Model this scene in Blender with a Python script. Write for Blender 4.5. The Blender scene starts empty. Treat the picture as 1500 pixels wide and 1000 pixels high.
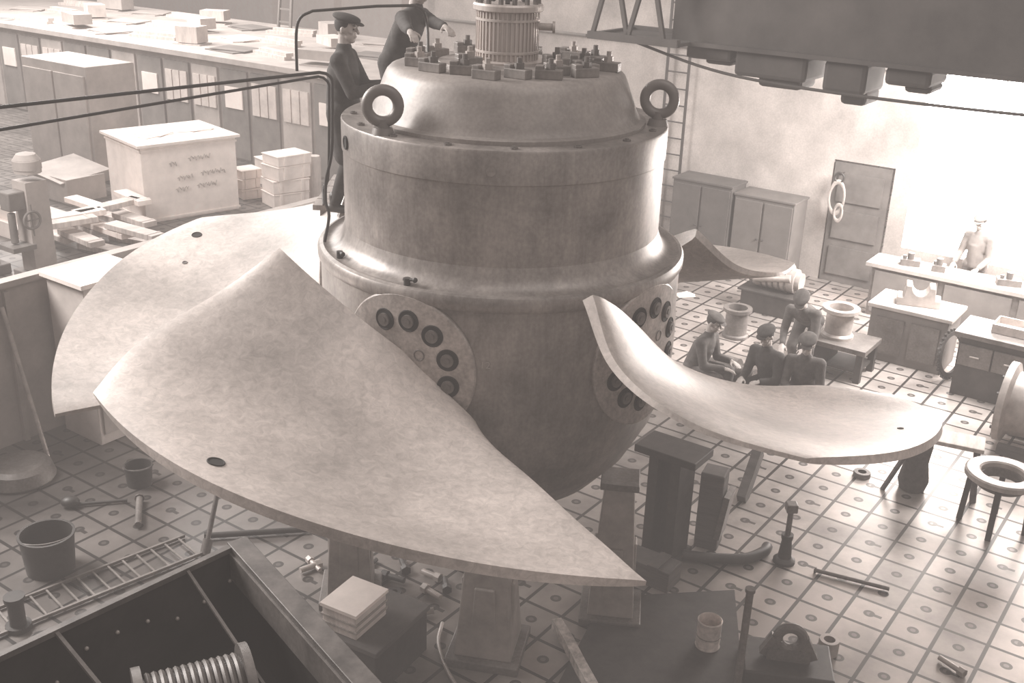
import bpy, bmesh, math, random
from math import sin, cos, pi, sqrt
from mathutils import Vector, Matrix
random.seed(4)
sc = bpy.context.scene
sc.view_settings.view_transform = 'Standard'
R = math.radians
V = Vector
# ------------------------------------------------------------ camera
CAM = V((.12, -8.85, 6.1)); PITCH = R(22); ROLL = R(2); FPX = 1600.
cd = bpy.data.cameras.new('camera'); cam = bpy.data.objects.new('camera', cd)
sc.collection.objects.link(cam)
cd.sensor_width = 36; cd.lens = 36 * FPX / 1500; cd.clip_end = 300
cam.matrix_world = Matrix.Translation(CAM) @ Matrix.Rotation(pi/2 - PITCH, 4, 'X') @ Matrix.Rotation(ROLL, 4, 'Z')
sc.camera = cam
def ray(u, v):
    x = u-750; y = v-500; c, s = cos(ROLL), sin(ROLL)
    xr = x*c+y*s; yr = -x*s+y*c
    return V((1,0,0))*(xr/FPX) + V((0, sin(PITCH), cos(PITCH)))*(-yr/FPX) + V((0, cos(PITCH), -sin(PITCH)))
def at(u, v, z=0.):
    d = ray(u, v); return CAM + d*((z-CAM.z)/d.z)
def aty(u, v, y):
    d = ray(u, v); return CAM + d*((y-CAM.y)/d.y)
BY = R(-35)
A2 = V((sin(R(35)), cos(R(35)), 0)); AX = V((cos(R(35)), -sin(R(35)), 0))
# ------------------------------------------------------------ materials
TINT = (1.0, .89, .83)
def tint(g): return (g*TINT[0], g*TINT[1], g*TINT[2], 1)
MATS = {}
def mat(name, g, rough=.6, metal=0., var=.35, scale=3., stretch=(1,1,1), bump=0., fine=0., lo=None, hi=None):
    if name in MATS: return MATS[name]
    m = bpy.data.materials.new(name); m.use_nodes = True; nt = m.node_tree; N = nt.nodes; L = nt.links
    b = N['Principled BSDF']; b.inputs['Roughness'].default_value = rough; b.inputs['Metallic'].default_value = metal
    tc = N.new('ShaderNodeTexCoord'); mp = N.new('ShaderNodeMapping'); mp.inputs['Scale'].default_value = stretch
    L.new(tc.outputs['Object'], mp.inputs['Vector'])
    n = N.new('ShaderNodeTexNoise'); n.inputs['Scale'].default_value = scale; n.inputs['Detail'].default_value = 8; n.inputs['Roughness'].default_value = .65
    L.new(mp.outputs[0], n.inputs['Vector'])
    r = N.new('ShaderNodeValToRGB'); r.color_ramp.elements[0].position = .3; r.color_ramp.elements[1].position = .7
    r.color_ramp.elements[0].color = tint(lo if lo is not None else g*(1-var)); r.color_ramp.elements[1].color = tint(hi if hi is not None else g*(1+var))
    L.new(n.outputs['Fac'], r.inputs[0]); out = r.outputs[0]
    if fine > 0:
        n2 = N.new('ShaderNodeTexNoise'); n2.inputs['Scale'].default_value = 38; n2.inputs['Detail'].default_value = 3
        L.new(mp.outputs[0], n2.inputs['Vector'])
        mr = N.new('ShaderNodeMapRange'); mr.inputs[1].default_value = .35; mr.inputs[2].default_value = .65
        mr.inputs[3].default_value = 1-fine; mr.inputs[4].default_value = 1+fine
        L.new(n2.outputs['Fac'], mr.inputs[0])
        mx = N.new('ShaderNodeVectorMath'); mx.operation = 'SCALE'
        L.new(out, mx.inputs[0]); L.new(mr.outputs[0], mx.inputs['Scale']); out = mx.outputs[0]
    L.new(out, b.inputs['Base Color'])
    if bump > 0:
        bp = N.new('ShaderNodeBump'); bp.inputs['Strength'].default_value = bump; bp.inputs['Distance'].default_value = .02
        L.new(n.outputs['Fac'], bp.inputs['Height']); L.new(bp.outputs[0], b.inputs['Normal'])
    MATS[name] = m; return m
def emis(name, g, s):
    m = bpy.data.materials.new(name); m.use_nodes = True
    b = m.node_tree.nodes['Principled BSDF']; b.inputs['Base Color'].default_value = tint(.6)
    b.inputs['Emission Color'].default_value = (1,.95,.91,1); b.inputs['Emission Strength'].default_value = s
    return m
def streak_mat(name, lo, hi):
    m = mat(name, .3, .42, .3, scale=2.6, lo=lo, hi=hi, fine=.10, stretch=(1,1,.85))
    nt = m.node_tree; N = nt.nodes; L = nt.links; b = N['Principled BSDF']
    src = b.inputs['Base Color'].links[0].from_socket
    tc = N.new('ShaderNodeTexCoord'); mp = N.new('ShaderNodeMapping'); mp.inputs['Scale'].default_value = (7,7,.8); L.new(tc.outputs['Object'], mp.inputs[0])
    n = N.new('ShaderNodeTexNoise'); n.inputs['Scale'].default_value = 1.6; n.inputs['Detail'].default_value = 8; n.inputs['Roughness'].default_value = .75; L.new(mp.outputs[0], n.inputs['Vector'])
    mr = N.new('ShaderNodeMapRange'); mr.inputs[1].default_value = .3; mr.inputs[2].default_value = .7; mr.inputs[3].default_value = .80; mr.inputs[4].default_value = 1.2
    L.new(n.outputs['Fac'], mr.inputs[0]); s = N.new('ShaderNodeVectorMath'); s.operation = 'SCALE'; L.new(src, s.inputs[0]); L.new(mr.outputs[0], s.inputs['Scale']); L.new(s.outputs[0], b.inputs['Base Color'])
    return m
hubm = streak_mat('hub_steel', .14, .33)
covm = streak_mat('cover_steel', .16, .37)
conem = mat('cone_iron', .26, .5, .15, scale=2.0, lo=.18, hi=.34, fine=.08)
shaftm = mat('machined_steel', .5, .35, .35, var=.15, scale=4, stretch=(6,6,.5))
discm = mat('trunnion_steel', .36, .45, .2, var=.3, scale=7, fine=.14)
darkm = mat('dark_iron', .045, .5, .2, var=.4, scale=5)
midm = mat('grey_iron', .14, .5, .2, var=.4, scale=4, fine=.1)
clampm = mat('clamp_iron', .20, .5, .2, var=.35, scale=9)
lightm = mat('pale_steel', .4, .45, .2, var=.3, scale=5)
blackm = mat('black_recess', .02, .8, 0, var=.2)
woodd = mat('dark_wood', .09, .8, 0, var=.4, scale=2, stretch=(1,1,8))
woodm = mat('wood', .28, .75, 0, var=.35, scale=2, stretch=(8,1,1))
woodp = mat('pale_wood', .55, .75, 0, var=.25, scale=2, stretch=(6,1,1))
whitem = mat('whitewashed_wood', .78, .8, 0, var=.12, scale=3)
paperm = mat('paper', .8, .8, 0, var=.1)
hazem = mat('haze_paled_grey', .38, .8, 0, var=.25, scale=1.5)  # background grey with distance haze put into its colour
hazed = mat('haze_paled_dark', .17, .8, 0, var=.3, scale=1.5)  # dark tone lifted to carry distance haze in the colour
plasterm = mat('plaster', .42, .9, 0, var=.3, scale=.9, lo=.25, hi=.50, fine=.08)
clothd = mat('dark_cloth', .045, .9, 0, var=.4, scale=12)
clothm = mat('grey_cloth', .075, .9, 0, var=.4, scale=12)
skinm = mat('skin', .40, .6, 0, var=.1, scale=10)
chalkm = mat('chalk', .36, .9, 0, var=.1)
def blade_mat():
    m = bpy.data.materials.new('scraped_blade_metal'); m.use_nodes = True; nt = m.node_tree; N = nt.nodes; L = nt.links
    b = N['Principled BSDF']; b.inputs['Roughness'].default_value = .42; b.inputs['Metallic'].default_value = .15
    tc = N.new('ShaderNodeTexCoord')
    n = N.new('ShaderNodeTexNoise'); n.inputs['Scale'].default_value = .7; n.inputs['Detail'].default_value = 9; n.inputs['Roughness'].default_value = .58
    L.new(tc.outputs['Object'], n.inputs['Vector'])
    r = N.new('ShaderNodeValToRGB'); r.color_ramp.elements[0].position = .34; r.color_ramp.elements[1].position = .64
    r.color_ramp.elements[0].color = tint(.34); r.color_ramp.elements[1].color = tint(.64)
    L.new(n.outputs['Fac'], r.inputs[0])
    n2 = N.new('ShaderNodeTexNoise'); n2.inputs['Scale'].default_value = 15; n2.inputs['Detail'].default_value = 6; n2.inputs['Roughness'].default_value = .75; n2.inputs['Distortion'].default_value = .8
    L.new(tc.outputs['Object'], n2.inputs['Vector'])
    mr = N.new('ShaderNodeMapRange'); mr.inputs[1].default_value = .32; mr.inputs[2].default_value = .68; mr.inputs[3].default_value = .80; mr.inputs[4].default_value = 1.22
    L.new(n2.outputs['Fac'], mr.inputs[0])
    sca = N.new('ShaderNodeVectorMath'); sca.operation = 'SCALE'; L.new(r.outputs[0], sca.inputs[0]); L.new(mr.outputs[0], sca.inputs['Scale'])
    L.new(sca.outputs[0], b.inputs['Base Color'])
    bp = N.new('ShaderNodeBump'); bp.inputs['Strength'].default_value = .12; bp.inputs['Distance'].default_value = .02; L.new(n2.outputs['Fac'], bp.inputs['Height']); L.new(bp.outputs[0], b.inputs['Normal'])
    return m
bladem = blade_mat()
def floor_mat():
    m = bpy.data.materials.new('slotted_plate_floor'); m.use_nodes = True; nt = m.node_tree; N = nt.nodes; L = nt.links
    b = N['Principled BSDF']; b.inputs['Metallic'].default_value = .25
    tc = N.new('ShaderNodeTexCoord'); mp = N.new('ShaderNodeMapping'); mp.vector_type = 'POINT'
    mp.inputs['Rotation'].default_value = (0, 0, R(35)); mp.inputs['Scale'].default_value = (2.45, 2.45, 1)
    L.new(tc.outputs['Object'], mp.inputs['Vector'])
    sp = N.new('ShaderNodeSeparateXYZ'); L.new(mp.outputs[0], sp.inputs[0])
    def mth(op, a, c=None, d=None):
        k = N.new('ShaderNodeMath'); k.operation = op
        for i, q in enumerate((a, c, d)):
            if q is None: continue
            if isinstance(q, (int, float)): k.inputs[i].default_value = q
            else: L.new(q, k.inputs[i])
        return k.outputs[0]
    fx = mth('SUBTRACT', mth('FRACT', sp.outputs[0]), .5); fy = mth('SUBTRACT', mth('FRACT', sp.outputs[1]), .5)
    ax = mth('ABSOLUTE', fx); ay = mth('ABSOLUTE', fy)
    slot = mth('GREATER_THAN', mth('MAXIMUM', ax, ay), .457)
    rr = mth('SQRT', mth('ADD', mth('MULTIPLY', fx, fx), mth('MULTIPLY', fy, fy)))
    ring = mth('MULTIPLY', mth('MULTIPLY', mth('LESS_THAN', rr, .13), mth('GREATER_THAN', rr, .06)), .85)
    cen = mth('MULTIPLY', mth('LESS_THAN', rr, .13), .55)
    ix = mth('FLOOR', sp.outputs[0]); iy = mth('FLOOR', sp.outputs[1])
    par = mth('LESS_THAN', mth('FRACT', mth('MULTIPLY', mth('ADD', ix, mth('MULTIPLY', iy, 2)), .2)), .19)
    kh = mth('MULTIPLY', mth('MULTIPLY', mth('LESS_THAN', ay, .05), mth('LESS_THAN', mth('ABSOLUTE', mth('SUBTRACT', fx, .15)), .14)), mth('MULTIPLY', par, .85))
    dark = mth('MAXIMUM', mth('MAXIMUM', mth('MULTIPLY', slot, .94), kh), mth('MAXIMUM', ring, cen))
    n = N.new('ShaderNodeTexNoise'); n.inputs['Scale'].default_value = .55; n.inputs['Detail'].default_value = 9; n.inputs['Roughness'].default_value = .65
    L.new(tc.outputs['Object'], n.inputs['Vector'])
    r = N.new('ShaderNodeValToRGB'); r.color_ramp.elements[0].position = .36; r.color_ramp.elements[1].position = .64
    r.color_ramp.elements[0].color = tint(.13); r.color_ramp.elements[1].color = tint(.34)
    L.new(n.outputs['Fac'], r.inputs[0])
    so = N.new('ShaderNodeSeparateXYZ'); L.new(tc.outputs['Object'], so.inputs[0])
    wr = N.new('ShaderNodeMapRange'); wr.inputs[1].default_value = -3; wr.inputs[2].default_value = 4.5; wr.inputs[3].default_value = .55; wr.inputs[4].default_value = 1.6; L.new(so.outputs[0], wr.inputs[0])  # paints window light into the floor: dark left, bright right
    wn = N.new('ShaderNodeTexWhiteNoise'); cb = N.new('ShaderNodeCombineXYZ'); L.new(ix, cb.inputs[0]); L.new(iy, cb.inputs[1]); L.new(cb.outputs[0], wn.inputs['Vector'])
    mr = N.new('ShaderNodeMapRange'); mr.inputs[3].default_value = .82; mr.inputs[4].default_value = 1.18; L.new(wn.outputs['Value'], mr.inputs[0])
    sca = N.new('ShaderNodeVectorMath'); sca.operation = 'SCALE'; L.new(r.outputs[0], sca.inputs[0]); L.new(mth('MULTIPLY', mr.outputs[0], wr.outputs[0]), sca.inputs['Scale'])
    mx = N.new('ShaderNodeMix'); mx.data_type = 'RGBA'; L.new(dark, mx.inputs['Factor']); L.new(sca.outputs[0], mx.inputs[6]); mx.inputs[7].default_value = tint(.02)
    L.new(mx.outputs[2], b.inputs['Base Color'])
    rg = N.new('ShaderNodeMapRange'); rg.inputs[3].default_value = .2; rg.inputs[4].default_value = .5; L.new(n.outputs['Fac'], rg.inputs[0]); L.new(rg.outputs[0], b.inputs['Roughness'])
    bp = N.new('ShaderNodeBump'); bp.invert = True; bp.inputs['Strength'].default_value = .6; bp.inputs['Distance'].default_value = .02; L.new(dark, bp.inputs['Height']); L.new(bp.outputs[0], b.inputs['Normal'])
    return m
# ------------------------------------------------------------ mesh builder
def basis(d):
    d = V(d).normalized(); return d.to_track_quat('Z', 'Y').to_matrix().to_4x4()
class MB:
    def __init__(s): s.bm = bmesh.new()
    def box(s, size, loc=(0,0,0), rot=(0,0,0), top=None):
        r = bmesh.ops.create_cube(s.bm, size=1); vs = r['verts']
        for v in vs:
            if top is not None and v.co.z > 0: v.co.x *= top; v.co.y *= top
        M = Matrix.Translation(loc) @ Matrix.Rotation(rot[2],4,'Z') @ Matrix.Rotation(rot[1],4,'Y') @ Matrix.Rotation(rot[0],4,'X') @ Matrix.Diagonal((*size,1))
        bmesh.ops.transform(s.bm, matrix=M, verts=vs); return s
    def bar(s, p0, p1, w, h=None):
        p0 = V(p0); p1 = V(p1); h = h or w; d = p1-p0
        r = bmesh.ops.create_cube(s.bm, size=1)
        M = Matrix.Translation((p0+p1)/2) @ basis(d) @ Matrix.Diagonal((w, h, d.length, 1))
        bmesh.ops.transform(s.bm, matrix=M, verts=r['verts']); return s
    def cyl(s, p0, p1, r0, r1=None, n=20, caps=True):
        p0 = V(p0); p1 = V(p1); r1 = r0 if r1 is None else r1; d = p1-p0
        r = bmesh.ops.create_cone(s.bm, cap_ends=caps, segments=n, radius1=max(r0,1e-4), radius2=max(r1,1e-4), depth=d.length)
        bmesh.ops.transform(s.bm, matrix=Matrix.Translation((p0+p1)/2) @ basis(d), verts=r['verts']); return s
    def lathe(s, prof, n=64, M=None, close=False):
        rings = []; vs = []
        for (r, z) in prof:
            if r < 1e-5: ring = [s.bm.verts.new((0,0,z))]
            else: ring = [s.bm.verts.new((r*cos(2*pi*i/n), r*sin(2*pi*i/n), z)) for i in range(n)]
            rings.append(ring); vs += ring
        prs = list(zip(rings[:-1], rings[1:]))
        if close: prs.append((rings[-1], rings[0]))
        for a, b in prs:
            for i in range(n):
                j = (i+1) % n
                if len(a) == 1 and len(b) == 1: continue
                if len(a) == 1: f = (a[0], b[i], b[j])
                elif len(b) == 1: f = (a[i], a[j], b[0])
                else: f = (a[i], a[j], b[j], b[i])
                s.bm.faces.new(f)
        if M is not None: bmesh.ops.transform(s.bm, matrix=M, verts=vs)
        return s
    def tube(s, pts, r, n=8):
        pts = [V(p) for p in pts]; rings = []
        for i, p in enumerate(pts):
            d = (pts[min(i+1,len(pts)-1)]-pts[max(i-1,0)]).normalized()
            if i == 0: a = d.orthogonal().normalized()
            else: a = (a - d*a.dot(d)).normalized()
            b = d.cross(a); rings.append([s.bm.verts.new(p + (a*cos(2*pi*k/n)+b*sin(2*pi*k/n))*r) for k in range(n)])
        for a_, b_ in zip(rings[:-1], rings[1:]):
            for k in range(n): s.bm.faces.new((a_[k], a_[(k+1)%n], b_[(k+1)%n], b_[k]))
        s.bm.faces.new(rings[0][::-1]); s.bm.faces.new(rings[-1]); return s
    def torus(s, c, RR, r, M=None, n=32, k=10):
        prof = [(RR+r*cos(2*pi*i/k), r*sin(2*pi*i/k)) for i in range(k)]
        MM = Matrix.Translation(c) @ (M if M is not None else Matrix.Identity(4))
        return s.lathe(prof, n, MM, close=True)
    def sph(s, c, rad, B=None, n=16):
        if isinstance(rad, (int, float)): rad = (rad,)*3
        r = bmesh.ops.create_uvsphere(s.bm, u_segments=n, v_segments=max(6,n*2//3), radius=1)
        M = Matrix.Translation(c) @ (B if B is not None else Matrix.Identity(4)) @ Matrix.Diagonal((*rad,1))
        bmesh.ops.transform(s.bm, matrix=M, verts=r['verts']); return s
    def cap(s, p0, p1, r0, r1, n=12):
        s.sph(p0, r0, n=n); s.sph(p1, r1, n=n)
        if (V(p1)-V(p0)).length > 1e-3: s.cyl(p0, p1, r0, r1, n=n)
        return s
    def ext(s, pts, depth, M=None):
        lo = [s.bm.verts.new((x, y, 0)) for x, y in pts]; hi = [s.bm.verts.new((x, y, depth)) for x, y in pts]
        n = len(pts); s.bm.faces.new(lo[::-1]); s.bm.faces.new(hi)
        for i in range(n): s.bm.faces.new((lo[i], lo[(i+1)%n], hi[(i+1)%n], hi[i]))
        if M is not None: bmesh.ops.transform(s.bm, matrix=M, verts=lo+hi)
        return s
    def obj(s, name, m, parent=None, loc=(0,0,0), rz=0., smooth=True, bevel=0., rot=None):
        bm = s.bm; bmesh.ops.recalc_face_normals(bm, faces=bm.faces)
        for f in bm.faces: f.smooth = smooth
        if smooth:
            for e in bm.edges:
                if len(e.link_faces) == 2 and e.calc_face_angle(0) > R(32): e.smooth = False
        me = bpy.data.meshes.new(name); bm.to_mesh(me); bm.free()
        o = bpy.data.objects.new(name, me); sc.collection.objects.link(o)
        me.materials.append(m)
        o.location = loc; o.rotation_euler = rot if rot else (0,0,rz)
        if parent: o.parent = parent
        if bevel:
            bv = o.modifiers.new('bevel', 'BEVEL'); bv.width = bevel; bv.segments = 2; bv.limit_method = 'ANGLE'
        return o
def thing(name, label, cat, loc=(0,0,0), rz=0., group=None):
    e = bpy.data.objects.new(name, None); sc.collection.objects.link(e); e.empty_display_size = .2
    e.location = loc; e.rotation_euler = (0,0,rz); tag(e, label, cat, group); return e
def tag(o, label, cat, group=None):
    o['label'] = label; o['category'] = cat
    if group: o['group'] = group
    return o
def struct(o, label=None):
    o['kind'] = 'structure'
    if label: o['label'] = label
    return o
# ------------------------------------------------------------ setting
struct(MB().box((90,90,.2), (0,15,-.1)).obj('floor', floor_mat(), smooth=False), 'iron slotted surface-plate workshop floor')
W0 = at(1190, 405)
def wp(s, d=0., z=0.): return V((W0.x, W0.y, 0)) + AX*s - A2*d + V((0,0,z))
def wallbox(mb, s0, s1, z0, z1, th=.4):
    mb.box((s1-s0, th, z1-z0), wp((s0+s1)/2, -th/2, (z0+z1)/2), (0,0,BY))
m = MB(); wallbox(m, -9, .1, 0, 9); wallbox(m, .1, 1.15, 2.15, 9); wallbox(m, 1.15, 14, 0, .85); wallbox(m, 1.15, 14, 4.3, 9)
wallbox(m, 6.0, 14, .85, 4.3); wallbox(m, 1.15, 1.45, .85, 4.3)
struct(m.obj('wall_north', plasterm, smooth=False), 'pale stained plaster workshop wall')
m = MB()
for k in range(5): m.box((.04,.05,3.45), wp(1.45+k*4.55/4, -.1, 2.57), (0,0,BY))
for k in range(5): m.box((4.6,.05,.035), wp(3.72, -.1, .85+k*.86), (0,0,BY))
struct(m.obj('window_1', whitem, smooth=False), 'tall glazed industrial window flooded with daylight')
struct(MB().box((4.6,.05,3.5), wp(3.72,-.2,2.57), (0,0,BY)).obj('window_2', emis('window_daylight', 1, 26), smooth=False), 'bright daylight window glazing')
m = MB(); m.box((.98,.08,2.12), wp(.62,-.02,1.06), (0,0,BY))
for k in range(3): m.box((.78,.03,.5), wp(.62,.04,.4+k*.65), (0,0,BY))
struct(m.obj('door_1', mat('door_paint',.12,.7,0,var=.3), smooth=False), 'dark panelled workshop door')
struct(MB().tube([wp(-9,.08,3.75), wp(1,.08,3.75), wp(1.1,.08,3.9)], .03).obj('trim_1', hazed), 'conduit pipe along plaster wall')
m = MB(); m.box((.4,18,9), wp(-9, -9, 4.5), (0,0,BY)); struct(m.obj('wall_east', plasterm, smooth=False), 'pale plaster return wall')
m = MB(); m.box((44,.4,9), wp(-25, -19, 4.5), (0,0,BY))
for k in range(9): m.box((.6,.6,9), wp(-42+k*4, -18.6, 4.5), (0,0,BY))
struct(m.obj('wall_back', whitem, smooth=False), 'whitewashed far wall with pilasters')
P0 = at(0, 655); PL = V((P0.x, P0.y, 0))
m = MB()
m.box((.08, 22, 1.9), PL + A2*5 + V((0,0,.95)), (0,0,BY))
for k in range(12): m.box((.1,.06,1.85), PL + A2*(-5.4+k*1.9) + AX*.05 + V((0,0,.93)), (0,0,BY))
m.box((.16, 22, .07), PL + A2*5 + V((0,0,1.93)), (0,0,BY))
struct(m.obj('wall_west', mat('partition_paint', .36, .7, 0, var=.25, scale=1.5), smooth=False), 'low painted plank partition with pale cap rail')
b = thing('tool_locker', 'pale painted wooden locker standing against the low partition', 'locker', PL + A2*1.15 + AX*.52, BY)
MB().box((.7,.8,1.95), (0,0,.98)).obj('body', mat('locker_paint', .5, .7, 0, var=.15), b, smooth=False, bevel=.01)
MB().box((.02,.68,1.7), (.36,0,.98)).obj('door', hazem, b, smooth=False, bevel=.008)
MB().box((.8,.9,.05), (0,0,1.98)).obj('lid', whitem, b, smooth=False)
# ------------------------------------------------------------ RUNNER
run = thing('turbine_runner', 'huge steel water turbine runner with twisted scraped blades', 'turbine', (0,0,0))
MB().lathe([(0,1.36),(.86,1.36),(.97,1.42),(1.2,1.68),(1.38,2.02),(1.47,2.35),(1.5,2.6),(1.5,3.36)], 96).obj('hub_body', hubm, run)
MB().lathe([(1.46,3.33),(1.51,3.345),(1.525,3.37),(1.525,3.43),(1.51,3.455),(1.48,3.465),(1.45,3.45),(1.42,3.45),(1.38,3.47),(1.345,3.50),(1.32,3.55),(1.30,3.62)], 96).obj('hub_flange', covm, run)
MB().lathe([(1.29,3.52),(1.30,3.62),(1.30,4.21),(1.302,4.225),(1.310,4.232),(1.312,4.46),(1.304,4.475),(1.0,4.475)], 96).obj('drum', covm, run)
MB().lathe([(1.13,4.47),(1.13,4.505),(1.085,4.52),(1.07,4.54),(1.055,4.57),(.965,4.80),(.945,4.84),(.915,4.868),(.87,4.885),(.56,4.885),(.54,4.915),(.30,4.915),(.28,4.89),(0,4.89)], 96).obj('cone_cover', conem, run)
mb = MB().lathe([(.30,4.9),(.30,4.93),(.238,4.94),(.238,5.30),(.27,5.305),(.275,5.31),(.275,5.345),(.265,5.36),(.12,5.36),(.1,5.37),(0,5.37)], 64)
for k in range(44): a = 2*pi*k/44; mb.box((.02,.014,.36),(.239*cos(a),.239*sin(a),5.12),(0,0,a))
for z in (5.0,5.24): mb.lathe([(.246,z-.012),(.252,z-.008),(.252,z+.008),(.246,z+.012)],64,close=True)
mb.obj('shaft_stub', shaftm, run)
for k in range(14):
    a = 2*pi*k/14; MB().cyl((0,0,0),(0,0,.05), .022, n=6).cyl((0,0,.05),(0,0,.065),.01,n=8).obj('stub_bolt', midm, run, (.235*cos(a),.235*sin(a),5.35))
m = MB()
for k in range(3):
    a = 2*pi*k/3+.5; m.bar((.15*cos(a),.15*sin(a),5.36),(.02*cos(a),.02*sin(a),5.62), .035)
m.torus((0,0,5.66), .06, .018, Matrix.Rotation(pi/2,4,'X'), 20, 8); m.cyl((0,0,5.36),(0,0,5.62),.03)
m.obj('lifting_tripod', darkm, run)
MB().cyl((.24,-.02,5.19),(.36,-.04,5.19),.028).cyl((.35,-.04,5.19),(.37,-.04,5.19),.045).obj('shaft_fitting', lightm, run)
def cyl3(az, r, z): a = R(az); return V((r*sin(a), -r*cos(a), z))
cl = [(-70,.72),(-48,.74),(-28,.66),(-10,.78),(8,.68),(26,.74),(40,.60),(50,.78),(64,.68),(80,.80),(90,.6),(108,.74),(130,.7),(165,.72),(-95,.7),(-118,.66),(-150,.7),(56,.46),(-38,.46)]
for k, (az, r) in enumerate(cl):
    e = bpy.data.objects.new('clamp', None); sc.collection.objects.link(e); e.parent = run
    zt = 4.885 if r > .56 else 4.915
    e.location = cyl3(az, r, zt); e.rotation_euler = (0,0,random.uniform(-.7,.7))
    MB().box((.20,.09,.07),(0,0,.035)).box((.06,.08,.035),(-.07,0,.08)).obj('clamp_block', clampm, e, smooth=False, bevel=.006)
    MB().cyl((.01,0,.06),(.01,0,.15),.02,n=10).cyl((.01,0,.07),(.01,0,.112),.037,n=6).obj('clamp_bolt', midm if k%3 else lightm, e, smooth=False)
bolt = None
for k in range(16):
    az = k*22.5+4
    if bolt is None: bolt = MB().cyl((0,0,0),(0,0,.012),.03,n=16).cyl((0,0,.01),(0,0,.02),.016,n=6).obj('cover_bolt', midm, run, cyl3(az,1.215,4.475), smooth=False)
    else:
        c = bolt.copy(); c.location = cyl3(az,1.215,4.475); sc.collection.objects.link(c)
for az, ry in ((-46, R(10)), (84, R(-12))):
    MB().torus((0,0,.205), .115, .042, Matrix.Rotation(pi/2,4,'X'), 36, 12).cyl((0,0,0),(0,0,.05),.085,.07).cyl((0,0,.04),(0,0,.11),.05,.045).obj('eye_bolt', mat('eye_iron',.17,.45,.2,var=.2), run, cyl3(az,1.225,4.475), ry)
o = MB().cyl((0,0,-.02),(0,0,.006),.045).torus((0,0,.006),.047,.008,n=20,k=6).obj('drum_port', blackm, run); o.matrix_local = Matrix.Translation(cyl3(-67,1.312,4.33)) @ basis(cyl3(-67,1,0))
o = MB().cyl((0,0,-.02),(0,0,.006),.035).obj('threaded_plug', conem, run); o.matrix_local = Matrix.Translation(cyl3(-3,1.312,4.33)) @ basis(cyl3(-3,1,0))
for az in (-62, -28):
    MB().cyl((0,0,-.02),(0,0,.05),.026).cyl((-.03,0,.035),(.07,0,.045),.012).sph((.07,0,.045),.02).obj('drain_cock', darkm, run, cyl3(az,1.42,3.455), R(az))
tx = bpy.data.curves.new('chalk_number', 'FONT'); tx.body = '12'; tx.size = .08; tx.extrude = .001
to = bpy.data.objects.new('tmp', tx); sc.collection.objects.link(to); bpy.context.view_layer.update()
dg = bpy.context.evaluated_depsgraph_get(); me = bpy.data.meshes.new_from_object(to.evaluated_get(dg)); bpy.data.objects.remove(to)
me.materials.clear(); me.materials.append(chalkm); to = bpy.data.objects.new('chalk_number', me); sc.collection.objects.link(to)
to.parent = run; to.location = cyl3(-4.2,1.503,2.91); to.rotation_euler = (pi/2, 0, R(-3.2))
# blades
def cr(pts, t):
    n = len(pts)-1; x = min(max(t,0),1)*n; i = min(int(x), n-1); f = x-i
    g = lambda k: V(pts[min(max(k,0),n)]) if 0 <= k <= n else (V(pts[0])*2-V(pts[1]) if k < 0 else V(pts[n])*2-V(pts[n-1]))
    a, b, c, d = g(i-1), g(i), g(i+1), g(i+2)
    return .5*((2*b)+(c-a)*f+(2*a-5*b+4*c-d)*f*f+(3*b-a-3*c+d)*f**3)
INN = [(-32,1.92,3.60),(-16,1.66,3.19),(0,1.50,2.86),(11,1.53,2.64),(22,1.62,2.46)]
RIM_A = [(-22,3.50,2.97),(-3,3.62,2.87),(14,3.62,2.72),(28,3.61,2.58),(42,3.64,2.47)]
LED_A = [(-32,1.92,3.60),(-32,2.4,3.32),(-29,3.0,3.12),(-22,3.50,2.97)]
TRA_A = [(22,1.62,2.46),(33,2.36,2.48),(39,3.1,2.48),(42,3.64,2.47)]
LED_B = [(-32,1.92,3.60),(-30.5,2.3,3.24),(-26,2.9,3.08),(-17,3.48,2.97)]
RIM_B = [(-17,3.48,2.97),(-3,3.64,2.80),(12,3.67,2.60),(23,3.62,2.42),(31,3.34,2.34)]
TRA_B = [(22,1.62,2.46),(27,2.15,2.36),(32,2.8,2.34),(31,3.34,2.34)]
RIM = [(-18,3.50,3.03),(-3,3.6,2.89),(14,3.62,2.71),(28,3.62,2.58),(40,3.62,2.50)]
LED = [(-32,1.92,3.60),(-31,2.35,3.30),(-26,2.9,3.12),(-18,3.50,3.03)]
TRA = [(22,1.62,2.46),(31,2.3,2.45),(37,3.0,2.46),(40,3.62,2.50)]
RIM_E = [(-20,3.4,2.78),(-3,3.5,2.66),(14,3.6,2.5),(28,3.62,2.40),(40,3.62,2.3)]
INN_E = [(-30,1.85,3.38),(-16,1.66,3.08),(0,1.50,2.84),(11,1.53,2.64),(22,1.62,2.46)]
LED_E = [(-30,1.85,3.38),(-30,2.3,3.02),(-27,2.85,2.86),(-20,3.4,2.78)]
TRA_E = [(22,1.62,2.46),(31,2.3,2.38),(37,3.0,2.32),(40,3.62,2.3)]
CUR = [INN, RIM_A, LED_A, TRA_A, .10]
def S(s, t, az):
    I, RM, LE, TR, sg = CUR
    c = (1-t)*cr(I,s)+t*cr(RM,s)+(1-s)*cr(LE,t)+s*cr(TR,t)-((1-s)*(1-t)*V(I[0])+s*(1-t)*V(I[-1])+(1-s)*t*V(RM[0])+s*t*V(RM[-1]))
    z = c.z - sg*sin(pi*s)*sin(pi*t)
    return cyl3(c.x+az, c.y, z)
def thick(s, t): return (.065+.12*(1-t)**1.6)*(.45+.55*sqrt(max(0,1-(2*s-1)**4)))
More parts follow.
